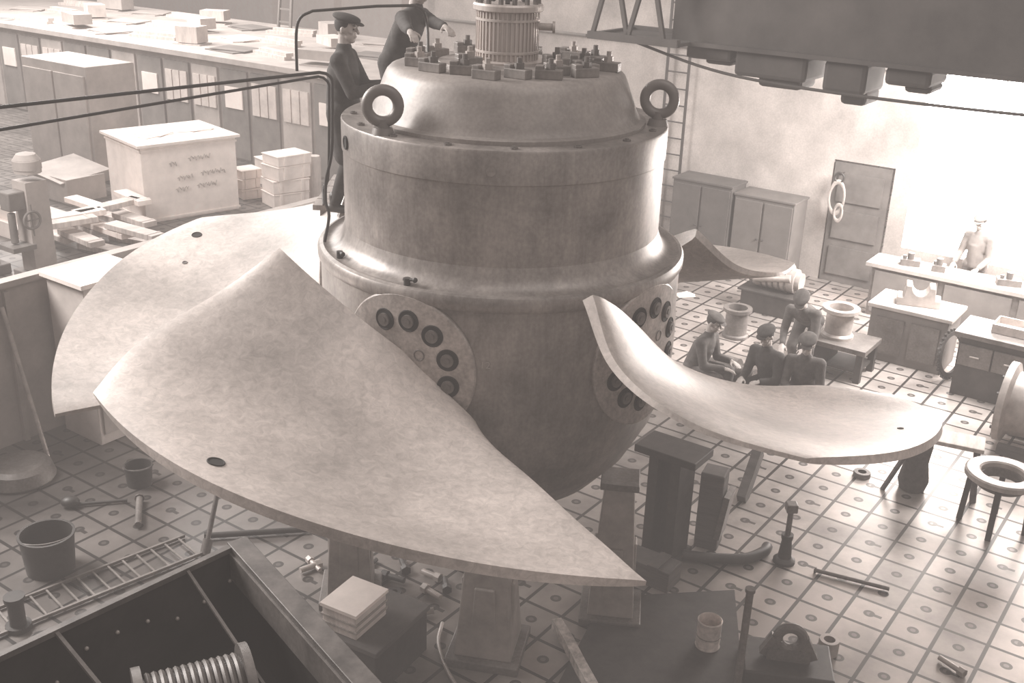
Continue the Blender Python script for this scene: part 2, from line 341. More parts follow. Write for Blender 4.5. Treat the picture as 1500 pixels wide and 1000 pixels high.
def nrm_(s, t, az):
    e = 1e-3; ds = S(min(s+e,1),t,az)-S(max(s-e,0),t,az); dt = S(s,min(t+e,1),az)-S(s,max(t-e,0),az)
    n = ds.cross(dt).normalized(); return n if n.z > 0 else -n
def blade(az):
    mb = MB(); bm = mb.bm; ns, nt = 64, 44
    top = []; bot = []
    for j in range(nt+1):
        t = j/nt; rt = []; rb = []
        for i in range(ns+1):
            s = i/ns; p = S(s,t,az); n = nrm_(s,t,az); th = thick(s,t)
            rt.append(bm.verts.new(p+n*th/2)); rb.append(bm.verts.new(p-n*th/2))
        top.append(rt); bot.append(rb)
    for j in range(nt):
        for i in range(ns):
            bm.faces.new((top[j][i],top[j][i+1],top[j+1][i+1],top[j+1][i])); bm.faces.new((bot[j][i],bot[j+1][i],bot[j+1][i+1],bot[j][i+1]))
    for i in range(ns):
        bm.faces.new((top[0][i],bot[0][i],bot[0][i+1],top[0][i+1])); bm.faces.new((top[nt][i],top[nt][i+1],bot[nt][i+1],bot[nt][i]))
    for j in range(nt):
        bm.faces.new((top[j][0],top[j+1][0],bot[j+1][0],bot[j][0])); bm.faces.new((top[j][ns],bot[j][ns],bot[j+1][ns],top[j+1][ns]))
    return mb.obj('blade', bladem, run)
def holeat(bl, az, s, t, r, m_=blackm):
    p = S(s,t,az); n = nrm_(s,t,az); th = thick(s,t)
    h = MB().cyl((0,0,-.03),(0,0,.003),r,n=24).torus((0,0,.002),r,.006,n=24,k=6).obj('lifting_hole', m_, bl); h.matrix_local = Matrix.Translation(p+n*th/2) @ basis(n)
AZ = [-27, 51, -102, 140, -162]
HZ = 2.84
for bi, az in enumerate(AZ):
    CUR[:] = {0:[INN,RIM_A,LED_A,TRA_A,.16],1:[INN,RIM_B,LED_B,TRA_B,.12],3:[INN_E,RIM_E,LED_E,TRA_E,.1]}.get(bi,[INN,RIM,LED,TRA,.06])
    bl = blade(az)
    if bi == 0: holeat(bl, az, .29, .87, .052)
    if bi == 1: holeat(bl, az, .5, .88, .018, hazed)
    if bi == 2: holeat(bl, az, .15, .85, .045); holeat(bl, az, .3, .75, .02, hazed)
    mb = MB(); bm = mb.bm; rho = .575; n = 64
    def sp(a, b, off): return cyl3(az+math.degrees(a/1.5), 1.5+off, HZ+b)
    cen = bm.verts.new(sp(0,0,.026)); rings = []
    for rr, off in ((.18,.026),(.34,.026),(.49,.026),(rho-.012,.026),(rho,.018),(rho+.003,-.03)):
        rings.append([bm.verts.new(sp(rr*cos(2*pi*k/n), rr*sin(2*pi*k/n), off)) for k in range(n)])
    for k in range(n): bm.faces.new((cen, rings[0][k], rings[0][(k+1)%n]))
    for a_, b_ in zip(rings[:-1], rings[1:]):
        for k in range(n): bm.faces.new((a_[k], b_[k], b_[(k+1)%n], a_[(k+1)%n]))
    dd = mb.obj('blade_flange', discm, run)
    for side in (50, 230):
        for k in (-64,-32,0,32,64):
            ang = R(side+k); a_, b_ = .38*cos(ang), .38*sin(ang)
            M = Matrix.Translation(sp(a_, b_, .027)) @ basis(cyl3(az+math.degrees(a_/1.5),1,0))
            o = MB().lathe([(0,.002),(.074,.002),(.079,.006),(.085,.003),(.085,-.02)],28).obj('bolt_recess', blackm, dd); o.matrix_local = M
            o3 = MB().cyl((0,0,0),(0,0,.02),.05,n=20).cyl((0,0,.02),(0,0,.026),.024,n=6).obj('flange_bolt', mat('bolt_dark',.14,.45,.3,var=.3,scale=12), dd); o3.matrix_local = M
    o = MB().torus((0,0,0),.04,.006,n=24,k=6).obj('centre_plug', midm, dd); o.matrix_local = Matrix.Translation(sp(.14,.12,.026)) @ basis(cyl3(az+6,1,0))
# ------------------------------------------------------------ supports
def pedestal(loc, h, w=.5, tw=.62, label='tapered cast iron pedestal carrying the turbine hub'):
    e = thing('pedestal', label, 'support stand', loc, random.uniform(-.3,.3), 'pedestals under the turbine hub')
    MB().box((w+.14,w+.14,.08),(0,0,.04)).obj('base_plate', midm, e, smooth=False, bevel=.01)
    mb = MB().box((w,w,h-.14),(0,0,.08+(h-.14)/2), top=tw)
    for a in range(4): mb.box((.05,w*.5,h*.5),(cos(a*pi/2)*w*.42,sin(a*pi/2)*w*.42,h*.3),(0,0,a*pi/2),top=.7)
    mb.obj('column', mat('pedestal_iron',.32,.5,.2,var=.35,scale=3), e, smooth=False, bevel=.012)
    MB().box((w*tw+.08,w*tw+.08,.06),(0,0,h-.03)).obj('top_plate', midm, e, smooth=False, bevel=.008)
    return e
p = at(715, 950); pedestal((p.x, p.y, 0), 1.39, .5)
pedestal((1.12, -.35, 0), 1.42, .42)
p = at(515, 868); pedestal((p.x, p.y, 0), 1.55, .42)
pedestal((.1, .75, 0), 1.34, .4)
p = at(972, 812); e = thing('trestle_post', 'dark heavy timber and steel post beside the hub', 'support post', (p.x,p.y,0), BY)
MB().box((.42,.42,.08),(0,0,.04)).obj('base', darkm, e, smooth=False, bevel=.01)
MB().box((.1,.34,1.1),(-.12,0,.6)).box((.1,.34,1.1),(.12,0,.6)).box((.16,.05,1.1),(0,0,.6)).obj('beam', darkm, e, smooth=False)
MB().box((.66,.4,.08),(0,0,1.19)).obj('cap_plate', darkm, e, smooth=False, bevel=.01)
p = at(1022, 795); e = thing('timber_post', 'short square dark timber block post standing on the floor', 'post', (p.x+.1,p.y,0), BY+.2)
MB().box((.24,.24,.86),(0,0,.43)).obj('timber', woodd, e, smooth=False, bevel=.015)
MB().box((.06,.28,.5),(.14,0,.4),(0,.12,0)).obj('brace', midm, e, smooth=False)
p = at(1066, 735); tag(MB().bar((0,0,.02),(.25,.5,.4),.1,.2).obj('leaning_plank', woodd, None, (p.x+.15,p.y,0), smooth=False), 'short dark plank leaning beside timber posts','plank')
# ------------------------------------------------------------ pipes
def pipething(name, label, pts, r, m_=darkm):
    p0 = V(pts[0]); mb = MB(); mb.tube([V(p)-p0 for p in pts], r, 10)
    return tag(mb.obj(name, m_, None, p0), label, 'pipe')
def arc(pts, seg=6):
    return [cr(pts, i/(seg*(len(pts)-1))) for i in range(seg*(len(pts)-1)+1)]
a = aty(468,106,-.15); b_ = at(0,157,4.72); d = (b_-a)
pts = [a+d*1.35, b_, a] + arc([aty(478,108,-.15), aty(486,116,-.15), aty(487,135,-.15), aty(486,220,-.2), aty(478,262,-.2), aty(477,295,-.25), aty(482,316,-.3), cyl3(-76,1.47,3.48)],5)
pipething('oil_pipe', 'long dark oil pipe bending down onto the hub flange', pts, .013)
a = aty(466,112,0.0); b_ = at(0,190,4.65); d = (b_-a)
pts = [a+d*1.3, b_, a] + arc([aty(474,114,0), aty(481,122,0), aty(482,140,0), aty(481,255,0), aty(474,275,0),aty(474,300,-.1)],5)
pipething('oil_pipe', 'second long dark oil pipe running to the hub', pts, .011)
e_ = at(627,86,4.9)
pts = arc([aty(435,104,.1), aty(434,50,.1), aty(440,26,.1), aty(458,16,.1)],4) + [aty(552,9,.1)] + arc([aty(605,8,.25), aty(620,16,.3), aty(626,40,.35), e_],4)
pipething('bent_pipe', 'thin pipe arching from oil line to hub cover', pts, .012)
# ------------------------------------------------------------ people
def ik(a, c, l1, l2, pole):
    a = V(a); c = V(c); d = c-a; L = min(d.length, (l1+l2)*.999); dn = d.normalized()
    x = (l1*l1-l2*l2+L*L)/(2*L); h = sqrt(max(l1*l1-x*x, 0)); pl = V(pole); pl = (pl-dn*pl.dot(dn)).normalized()
    return a+dn*x+pl*h, a+dn*L
def bake(o, vox, it=3):
    mo = o.modifiers.new('r','REMESH'); mo.mode = 'VOXEL'; mo.voxel_size = vox; mo.use_smooth_shade = True
    sm = o.modifiers.new('s','SMOOTH'); sm.factor = .5; sm.iterations = it
    dg = bpy.context.evaluated_depsgraph_get(); dg.update()
    me = bpy.data.meshes.new_from_object(o.evaluated_get(dg)); o.modifiers.clear(); ma = o.data.materials[0]
    o.data = me
    if not me.materials: me.materials.append(ma)
    return o
hairm = mat('dark_hair',.04,.9)
def figure(label, loc, yaw, pelvis=(0,0,.93), lean=0., side=0., hands=((-.25,.2,.9),(.25,.2,.9)), feet=((-.1,.02,0),(.1,-.02,0)), look=(0,1,-.1), coat=.1, cap=True, cm=clothd, tm=clothd, kpole=(0,1,0), epole=(0,-1,-.6), headd=None, capm=None):
    e = thing('person', label, 'person', loc, yaw)
    P = V(pelvis); up = V((side, sin(lean), cos(lean))).normalized(); N_ = P+up*.50
    hu = V(headd).normalized() if headd else (up*.8+V((0,0,1))).normalized()
    H = N_ + hu*.205 + V((0,.025,0))
    SH = [N_+V((-.18,0,0))-up*.055, N_+V((.18,0,0))-up*.055]; HP = [P+V((-.095,0,-.02)), P+V((.095,0,-.02))]
    body = MB(); co = MB(); tr = MB(); bo = [MB(), MB()]
    f = V(look).normalized(); s_ = f.cross(V((0,0,1))).normalized(); u_ = s_.cross(f)
    HB = Matrix((s_, f, u_)).transposed().to_4x4()
    def hp(x,y,z): return H + s_*x + f*y + u_*z
    body.sph(hp(0,-.01,.02),(.076,.095,.10),HB,20).sph(hp(0,.025,-.055),(.055,.062,.065),HB,16).sph(hp(0,.055,-.095),(.028,.03,.025),HB,12)
    body.cap(hp(0,.088,.01),hp(0,.110,-.022),.011,.015,8).sph(hp(-.03,.078,.028),(.028,.016,.011),HB,10).sph(hp(.03,.078,.028),(.028,.016,.011),HB,10)
    body.sph(hp(0,.086,-.058),(.026,.014,.009),HB,10).sph(hp(.038,.06,-.02),(.024,.022,.018),HB,10).sph(hp(-.038,.06,-.02),(.024,.022,.018),HB,10)
    for q in (-1,1): body.sph(hp(q*.078,-.01,-.01),(.012,.02,.032),HB,10)
    body.cap(N_-up*.03, hp(0,-.02,-.07), .062, .055)
    Rt = Matrix((V((1,0,0)), V((0,up.z,-up.y)), up)).transposed().to_4x4()
    body.sph(N_-up*.17,(.155,.10,.19),Rt).sph(P+up*.1,(.13,.10,.16),Rt)
    co.sph(N_-up*.17,(.19,.13,.215),Rt,20).sph(P+up*.12,(.16,.13,.2),Rt,20).cyl(P-up*.04,N_-up*.15,.14,.145,20)
    for q in (0,1):
        body.cap(HP[q], P+up*.1, .10, .10); body.cap(N_-up*.05, SH[q], .065, .058); co.cap(N_-up*.045, SH[q], .075, .077)
    co.cap(N_-up*.03, N_+hu*.035, .085, .073)
    kns = []
    for q in (0,1):
        sx = -1 if q == 0 else 1
        el, wr = ik(SH[q], hands[q], .30, .265, V(epole)+V((sx*.5,0,0)))
        body.cap(SH[q], el, .052, .042).cap(el, wr, .042, .028); co.cap(SH[q], el, .072, .057).cap(el, wr-(wr-el)*.08, .057, .043)
        d = (wr-el).normalized(); d = (d + V((0,.25,-.25))).normalized(); sd = d.cross(V((0,0,1)))
        if sd.length < .2: sd = V((1,0,0))
        sd.normalize(); nn = sd.cross(d).normalized(); nn = nn if nn.z > 0 else -nn
        HM = Matrix((sd, d, nn)).transposed().to_4x4(); pc = wr+d*.05
        body.sph(pc, (.042,.055,.017), HM, 14).cap(wr, pc, .026, .022)
        for k, (ox, ln) in enumerate(((-.032,.068),(-.011,.08),(.011,.076),(.032,.06))):
            b0 = pc+sd*ox+d*.042; b1 = b0+d*ln*.55-nn*.010; b2 = b1+d*ln*.38-nn*.024
            body.cap(b0,b1,.0095,.009,8).cap(b1,b2,.009,.008,8)
        t0 = pc-sd*sx*.034-d*.02; t1 = t0-sd*sx*.03+d*.028-nn*.01; t2 = t1-sd*sx*.006+d*.03-nn*.01
        body.cap(t0,t1,.014,.011,8).cap(t1,t2,.011,.009,8)
        an = V(feet[q])+V((0,0,.08)); kn, an = ik(HP[q], an, .44, .42, V(kpole)+V((sx*.12,0,0))); kns.append(kn)
        body.cap(HP[q], kn, .085, .058).cap(kn, an, .055, .038); tr.cap(HP[q], kn, .10, .073).cap(kn, an-(an-kn)*.06, .073, .058)
        fd = V((sx*.2,1,0)).normalized(); toe = an+fd*.16+V((0,0,-.045)); heel = an+V((0,-.04,-.04))
        body.cap(heel, toe, .032, .028); bo[q].cap(heel, toe, .042, .038).cap(an+V((0,0,.07)), an-V((0,0,.03)), .052, .045)
    if coat > .2:
        mid = (kns[0]+kns[1])/2; co.cyl(P+up*.1, P+(mid-P)*coat*2, .15, .19, 20)
        for q in (0,1): co.cap(HP[q], HP[q]+(kns[q]-HP[q])*coat*1.9, .115, .115)
    tr.cap(HP[0], HP[1], .105, .105); co.cap(HP[0], HP[1], .118, .118)
    bake(body.obj('body', skinm, e), .0075, 2); bake(co.obj('coat', cm, e), .014, 3); bake(tr.obj('trousers', tm, e), .016, 4)
    for q in (0,1): bake(bo[q].obj('boot', darkm, e), .012, 3)
    MB().sph(hp(0,-.024,.032),(.083,.094,.093),HB,20).obj('hair', hairm, e)
    if cap:
        TI = HB @ Matrix.Rotation(R(-6),4,'X')
        MB().sph(hp(0,-.012,.088),(.112,.128,.036),TI,24).cyl(hp(0,-.01,.055),hp(0,-.01,.085),.089,.098,24).sph(hp(0,.095,.058),(.07,.06,.009),HB @ Matrix.Rotation(R(-14),4,'X'),20).obj('flat_cap', capm or cm, e)
    for q in (-1,1): MB().sph(hp(q*.03,.078,.008),(.013,.008,.007),HB,10).obj('eye', blackm, e)
    return e
e = thing('scaffold_platform', 'plank scaffold platform standing behind the turbine hub', 'scaffold', (-.75,1.75,0), 0)
for k in range(5): MB().box((2.1,.235,.05),(0,-.5+k*.25,3.355)).obj('deck_plank', woodm, e, smooth=False)
for x in (-.95,.95):
    for y in (.05,.6): MB().box((.09,.09,3.33),(x,y,1.665)).obj('post', woodm, e, smooth=False)
    MB().box((.07,1.2,.09),(x,.0,3.285)).obj('bearer', woodm, e, smooth=False)
tag(MB().box((.7,.5,.34),(0,0,.17)).box((.74,.54,.03),(0,0,.34)).obj('step_box', woodm, None, (-.98,1.75,3.38), smooth=False), 'wooden step box on the scaffold deck', 'box')
figure('worker in dark coat and flat cap leaning on the hub', (-1.48,1.0,3.38), R(-97), lean=R(4), hands=((-.05,.42,1.17),(.13,.40,1.18)), coat=.44, look=(.15,1,-.12), feet=((-.1,.1,0),(.1,-.06,0)))
yaw = R(-115); Mi = (Matrix.Translation((-1.0,1.62,3.75)) @ Matrix.Rotation(yaw,4,'Z')).inverted()
h1 = Mi @ V((-.38,.80,5.0)); h2 = Mi @ V((-.80,.62,5.0))
figure('worker in dark jacket leaning over the cover with both hands', (-1.0,1.62,3.75), yaw, lean=R(26), pelvis=(0,-.08,.92), hands=(h1,h2), look=(0,1,-.6), coat=.3, feet=((-.12,0,0),(.12,-.1,0)), epole=(0,-.4,-1))
def hxy(u, v, z): q = at(u,v,z); return V((q.x, q.y, 0))
sp_ = dict(pelvis=(0,0,.50), feet=((-.15,.42,0),(.15,.45,0)), hands=((-.12,.46,.66),(.12,.48,.64)), lean=R(20), kpole=(0,.4,1))
def seat(loc, yaw):
    tag(MB().box((.36,.3,.34),(0,0,.17)).box((.4,.34,.03),(0,0,.35)).obj('crate_seat', woodm, None, loc, yaw, smooth=False, bevel=.006), 'small wooden box used as a seat', 'box', 'box seats of fitters')
def fdir(y): return V((-sin(y), cos(y), 0))
for (u,v,y,cm_,lab) in ((1042,468,-125,clothm,'seated worker in grey overalls and cap facing a machine part'),(1126,488,135,clothd,'seated worker in dark jacket and cap reaching to workpiece'),(1184,500,160,clothm,'seated worker in grey overalls turned to his companions')):
    q = hxy(u,v,1.2) - fdir(R(y))*.18; figure(lab, q, R(y), cm=cm_, tm=cm_, look=(0,1,-.35), **sp_); seat(q - fdir(R(y))*.03, R(y))
q = hxy(1166,455,1.15) - fdir(R(150))*.65
figure('stooping worker in grey overalls bending low behind companions', q, R(150), cm=clothm, tm=clothm, lean=R(62), pelvis=(0,-.15,.80), look=(0,1,-.9), hands=((-.15,.55,.6),(.15,.55,.6)))
p = at(1066, 522, .45) - V((0,.25,0)); e = thing('machine_casting', 'dark wheeled machine casting lying on timber blocks', 'machine part', (p.x,p.y,0), BY)
for y in (-.12,.12): MB().box((.8,.14,.14),(0,y,.07)).obj('timber_block', woodd, e, smooth=False)
MB().cyl((-.35,0,.34),(.35,0,.34),.12,n=24).cyl((-.15,0,.34),(.1,0,.34),.2,n=28).obj('spindle', midm, e)
MB().torus((-.33,0,.36),.2,.03,Matrix.Rotation(pi/2,4,'Y')).bar((-.33,-.2,.36),(-.33,.2,.36),.03).bar((-.33,0,.16),(-.33,0,.56),.03).obj('hand_wheel', midm, e)
p = at(1092, 505); tag(MB().lathe([(0,.0),(.2,0),(.2,.04),(.17,.06),(.17,.40),(.22,.42),(.22,.47),(.15,.47),(.15,.1),(0,.1)],36).obj('flanged_sleeve', midm, None, (p.x-.1,p.y+.35,0)), 'short grey flanged iron sleeve beside the fitters', 'machine part')
p = at(1132, 455); e = thing('pump_casting', 'small motor casting with rounded cylinders on an iron base', 'machine', (p.x,p.y,0), BY)
MB().box((.95,.55,.34),(0,0,.17)).box((1.05,.65,.04),(0,0,.36)).obj('base', darkm, e, smooth=False, bevel=.01)
MB().cyl((-.34,0,.58),(.34,0,.58),.2,n=24).cyl((-.44,0,.58),(-.34,0,.58),.14).cyl((.34,0,.58),(.42,0,.58),.15).sph((-.1,0,.77),(.12,.12,.1)).sph((.17,0,.77),(.12,.12,.1)).cyl((-.3,-.18,.55),(.3,-.18,.66),.06).box((.24,.34,.26),(-.22,.1,.68)).obj('casing', lightm, e)
for k in range(5): MB().torus((-.2+k*.1,0,.58),.205,.015,Matrix.Rotation(pi/2,4,'Y'),24,6).obj('cooling_rib', midm, e)
p = at(1222, 540); e = thing('low_bench', 'dark low iron-topped bench holding a flanged cylinder', 'bench', (p.x,p.y,0), BY)
MB().box((1.0,.7,.07),(0,0,.46)).obj('top', midm, e, smooth=False)
for x in (-.42,.42):
    for y in (-.28,.28): MB().box((.09,.09,.43),(x,y,.215)).obj('leg', darkm, e, smooth=False)
MB().box((.85,.55,.04),(0,0,.15)).box((.3,.4,.2),(-.2,0,.27)).obj('shelf', darkm, e, smooth=False)
tag(MB().lathe([(0,0),(.22,0),(.22,.04),(.19,.07),(.19,.36),(.26,.39),(.26,.44),(.17,.44),(.17,.08),(0,.08)],40).obj('flanged_cylinder', lightm, None, (p.x-.02,p.y+.03,.495)), 'pale flanged iron cylinder standing on low bench', 'machine part')
p = at(1003,432); tag(MB().box((.3,.22,.008),(0,0,.004)).box((.2,.2,.006),(.05,.02,.012),(0,0,.4)).obj('paper_sheet',paperm,None,p,.3,smooth=False),'white paper sheet lying on the workshop floor','paper')
# ------------------------------------------------------------ cabinets & right wall things
def cabinet(s0, w, h, d, off, m_, label):
    q = wp(s0+w/2, d/2+off); e = thing('cabinet', label, 'cabinet', q, BY, 'cabinets against plaster wall')
    MB().box((w,d,h),(0,0,h/2)).box((w+.04,d+.04,.04),(0,0,h)).obj('body', m_, e, smooth=False, bevel=.008)
    for k in (-1,1):
        dr = MB().box((w/2-.04,.03,h-.14),(k*w/4,-d/2-.015,h/2)).obj('door', m_, e, smooth=False, bevel=.006)
        MB().sph((k*.05,-d/2-.045,h/2),.02).obj('knob', darkm, dr)
cabinet(-2.5,1.15,1.55,.6,.25,mat('cab_dark',.08,.8,0,var=.25),'tall dark wooden tool cabinet against the plaster wall')
cabinet(-1.3,1.1,1.45,.6,.2,mat('cab_mid',.12,.8,0,var=.2),'grey wooden tool cabinet next to a door')
e = thing('wall_ladder','tall iron ladder fixed to the plaster wall','ladder',wp(-2.95,.18),BY)
for x in (-.22,.22): MB().box((.04,.04,5.6),(x,0,2.8)).obj('rail',darkm,e,smooth=False)
for k in range(18): MB().cyl((-.22,0,.3+k*.3),(.22,0,.3+k*.3),.014,n=8).obj('rung',darkm,e)
e = thing('hanging_tackle','looped rope tackle hanging from a hook by the door','tackle',wp(.3,.22,1.9),BY)
MB().torus((0,0,0),.08,.02,Matrix.Rotation(pi/2,4,'X')).cyl((0,.22,.05),(0,0,.05),.015).obj('hook',darkm,e)
MB().torus((0,0,-.35),.13,.022,Matrix.Rotation(pi/2,4,'X') @ Matrix.Diagonal((1,2.1,1,1))).torus((.07,-.02,-.6),.07,.018,Matrix.Rotation(pi/2,4,'X') @ Matrix.Diagonal((1,2,1,1))).obj('rope',lightm,e)
e = thing('window_bench','long grey bench with panelled front below the window','bench',wp(3.6,1.0),BY)
MB().box((4.6,.65,.06),(0,0,.85)).obj('top',hazem,e,smooth=False)
MB().box((4.4,.55,.81),(0,0,.41)).obj('body',midm,e,smooth=False)
for k in range(4): MB().box((1.0,.03,.7),(-1.65+k*1.1,-.29,.42)).obj('door',hazed,e,smooth=False,bevel=.01)
for (s_,w_) in ((1.9,.3),(2.35,.2),(3.4,.35),(3.9,.22)):
    q = wp(s_, 1.0, .88); tag(MB().box((w_,.2,.1),(0,0,.05)).cyl((0,0,.1),(0,0,.2),.05).cyl((-w_*.3,0,.1),(-w_*.3,0,.15),.03).obj('bench_fixture', midm, None, q, BY+w_), 'small grey metal fitting lying on the window bench','tool')
figure('worker in dark overalls standing at the bright window bench', wp(2.75,.38), R(-35+165), cm=mat('mid_grey_cloth',.2,.9), tm=clothm, hands=((-.2,.3,.95),(.2,.3,.95)), look=(0,1,-.4), lean=R(6))  # coat a lighter grey than the other workers' cloth
p = at(1330,525); e = thing('tool_bench','solid grey cabinet workbench holding a bearing casting','workbench',(p.x,p.y,0),BY)
MB().box((1.1,.7,.8),(0,0,.4)).obj('body',mat('bench_grey',.15,.7,0,var=.2),e,smooth=False,bevel=.01)
MB().box((1.2,.8,.06),(0,0,.83)).obj('top',hazem,e,smooth=False,bevel=.01)
for x in (-.25,.25): MB().box((.4,.02,.55),(x,-.36,.4)).obj('door',midm,e,smooth=False)
e = thing('bearing_casting','pale half-round bearing casting with ears on workbench','machine part',(p.x,p.y,.86),BY+.3)
pts = [(-.3,0),(.3,0),(.3,.12),(.22,.12),(.2,.3),(.12,.3)]+[(.12*cos(k*pi/8),.3-.14*sin(k*pi/8)) for k in range(1,8)]+[(-.12,.3),(-.2,.3),(-.22,.12),(-.3,.12)]
MB().ext(pts,.3,Matrix.Translation((0,.15,0)) @ Matrix.Rotation(pi/2,4,'X')).obj('casting',lightm,e,smooth=False,bevel=.012)
p = at(1440,590); e = thing('steel_bench','large dark steel workbench with thick top and drawers','workbench',(p.x+.4,p.y+.2,0),BY)
MB().box((1.5,.8,.07),(0,0,.88)).obj('top',midm,e,smooth=False,bevel=.008)
MB().box((1.35,.68,.84),(0,0,.42)).obj('body',darkm,e,smooth=False)
for k in (-1,0,1):
    d_ = MB().box((.42,.03,.3),(k*.44,-.36,.6)).obj('drawer',midm,e,smooth=False,bevel=.006); MB().cyl((k*.44-.06,-.39,.6),(k*.44+.06,-.39,.6),.012).obj('handle',lightm,d_)
m = MB().box((.7,.4,.02),(0,0,.01))
for sx in (-1,1): m.box((.02,.4,.12),(sx*.35,0,.06)); m.box((.7,.02,.12),(0,sx*.2,.06))
tag(m.obj('parts_tray',lightm,None,(p.x+.45,p.y+.25,.92),BY,smooth=False),'shallow pale metal tray on steel workbench','tray')
p = at(1372,548); m = MB().lathe([(.27,-.02),(.33,-.02),(.33,.02),(.27,.02)],48,close=True)
for k in range(28): a = 2*pi*k/28; m.box((.04,.03,.035),(.345*cos(a),.345*sin(a),0),(0,0,a))
tag(m.obj('gear_ring',darkm,None,(p.x+.1,p.y-.1,.36),smooth=False,rot=(R(82),0,R(40))),'thin dark toothed ring standing against workbench','gear')
p = at(1492,662); e = thing('flanged_housing','large round pale flanged housing lying on its side','machine part',(p.x+.1,p.y+.1,0),BY)
MB().lathe([(.30,0),(.50,0),(.50,.08),(.40,.12),(.37,.55),(.5,.6),(.5,.68),(.3,.68)],48,Matrix.Translation((-.34,0,.56)) @ Matrix.Rotation(pi/2,4,'Y'),close=True).obj('housing',lightm,e)
for k in range(12): a = 2*pi*k/12; MB().cyl((-.37,.44*cos(a),.56+.44*sin(a)),(-.32,.44*cos(a),.56+.44*sin(a)),.025,n=6).obj('flange_bolt',darkm,e)
for y in (-.32,.32): MB().box((.5,.1,.12),(0,y,.06)).obj('cradle_block',woodd,e,smooth=False)
p = at(1452,770); e = thing('ring_stand','round iron ring top on four dark legs','stand',(p.x,p.y,0),.3)
MB().lathe([(.22,.60),(.38,.60),(.38,.65),(.36,.665),(.24,.665),(.22,.65)],48,close=True).obj('ring_top',lightm,e)
MB().lathe([(.2,.5),(.25,.5),(.25,.6),(.2,.6)],40,close=True).obj('collar',midm,e)
for k in range(4): a = pi/4+k*pi/2; MB().bar((.3*cos(a),.3*sin(a),.6),(.33*cos(a),.33*sin(a),0),.06).obj('leg',darkm,e,smooth=False)
MB().bar((.23,0.23,.2),(-.23,-.23,.2),.04).obj('stretcher',darkm,e,smooth=False)
p = at(1385,715); e = thing('wooden_stool','pale-topped wooden trestle stool','stool',(p.x,p.y,0),BY+.2)
MB().box((.62,.36,.05),(0,0,.62)).obj('seat',woodp,e,smooth=False,bevel=.008)
for x in (-1,1):
    for y in (-1,1): MB().bar((x*.24,y*.13,.6),(x*.3,y*.2,0),.05).obj('leg',woodd,e,smooth=False)
p2 = at(1335,715); e = thing('draped_sack','dark cloth sack draped over a leaning bar','sack',(p2.x,p2.y,0),0)
MB().lathe([(0,0),(.14,.01),(.17,.12),(.13,.35),(.15,.55),(.12,.7),(.05,.78),(0,.79)],20).obj('cloth',clothm,e)
MB().bar((-.35,-.05,0),(.05,.05,.8),.04).obj('bar',woodd,e,smooth=False)
p = at(1148,822); e = thing('screw_jack','upright iron screw jack with square head','jack',(p.x,p.y,0),0)
MB().lathe([(0,0),(.11,0),(.11,.03),(.07,.06),(.05,.25),(.06,.28),(.06,.32),(0,.32)],28).obj('base',darkm,e)
MB().cyl((0,0,.3),(0,0,.6),.028).obj('screw',midm,e)
MB().box((.11,.11,.09),(0,0,.63)).obj('head',midm,e,smooth=False,bevel=.01)
def rod(u0,v0,u1,v1,r,m_,label,name='iron_bar'):
    a = at(u0,v0); b = at(u1,v1); a.z = b.z = r
    d = b-a; o = MB().cyl((0,0,0),d,r,n=12).cyl((0,0,0),d*.03,r*1.5,n=8).obj(name,m_,None,a+V((0,0,r*.5))); return tag(o,label,'bar')
rod(1192,838,1302,866,.02,midm,'thin iron bar lying on the slotted floor')
rod(205,735,203,775,.035,midm,'short iron pipe piece lying on floor','pipe_piece')
rod(300,790,455,780,.03,darkm,'long dark iron rod lying on floor')
a = at(300,812); tag(MB().cyl((0,0,0),(.15,.6,1.0),.025).cyl((.0,0,0),(.02,.08,.13),.05).obj('prop_bar',midm,None,a),'slanting iron prop bar under the blade','bar')
pts = [at(1000,812,.06),at(1040,817,.06),at(1090,818,.06),at(1118,808,.06),at(1124,800,.06)]
q0 = pts[0].copy(); tag(MB().tube([x-q0 for x in arc(pts,5)],.055,12).obj('bent_hose',darkm,None,q0),'thick dark bent pipe lying on floor','pipe')
p = at(950,845); tag(MB().box((.55,.28,.22),(0,0,.11)).box((.12,.3,.02),(.1,0,.23)).obj('timber_block',woodd,None,(p.x,p.y,0),-.6,smooth=False,bevel=.02),'dark heavy timber block on floor','block')
def ringthing(u,v,Ro,Ri,h,m_,label):
    return tag(MB().lathe([(Ri,0),(Ro,0),(Ro,h*.8),(Ro*.94,h),(Ri,h)],28,close=True).obj('steel_ring',m_,None,at(u,v)),label,'ring')
ringthing(1262,697,.1,.05,.06,midm,'small dark steel ring lying on floor')
ringthing(1212,955,.09,.05,.14,lightm,'short pale steel bush beside a bracket')
ringthing(600,885,.09,.045,.04,midm,'small flat steel washer lying on floor')
ringthing(578,872,.07,.03,.05,darkm,'small dark steel washer lying on floor')
p = at(1150,985); e = thing('lug_bracket','dark cast iron lug bracket with round hole','bracket',(p.x,p.y,0),-.15)
MB().box((.75,.5,.16),(0,0,.08)).obj('base',darkm,e,smooth=False,bevel=.015)
MB().torus((0,0,.36),.105,.045,Matrix.Rotation(pi/2,4,'X')).box((.36,.12,.12),(0,0,.2)).bar((-.2,0,.18),(-.11,0,.36),.08,.1).bar((.2,0,.18),(.11,0,.36),.08,.1).obj('lug',midm,e)
a, b_, c, d = at(885,880), at(1075,870), at(1090,1030), at(800,1040)
m = MB(); bm = m.bm; lo = [bm.verts.new((q.x,q.y,0)) for q in (a,b_,c,d)]; hi = [bm.verts.new((q.x,q.y,.05)) for q in (a,b_,c,d)]
bm.faces.new(hi); bm.faces.new(lo[::-1]); [bm.faces.new((lo[i],lo[(i+1)%4],hi[(i+1)%4],hi[i])) for i in range(4)]
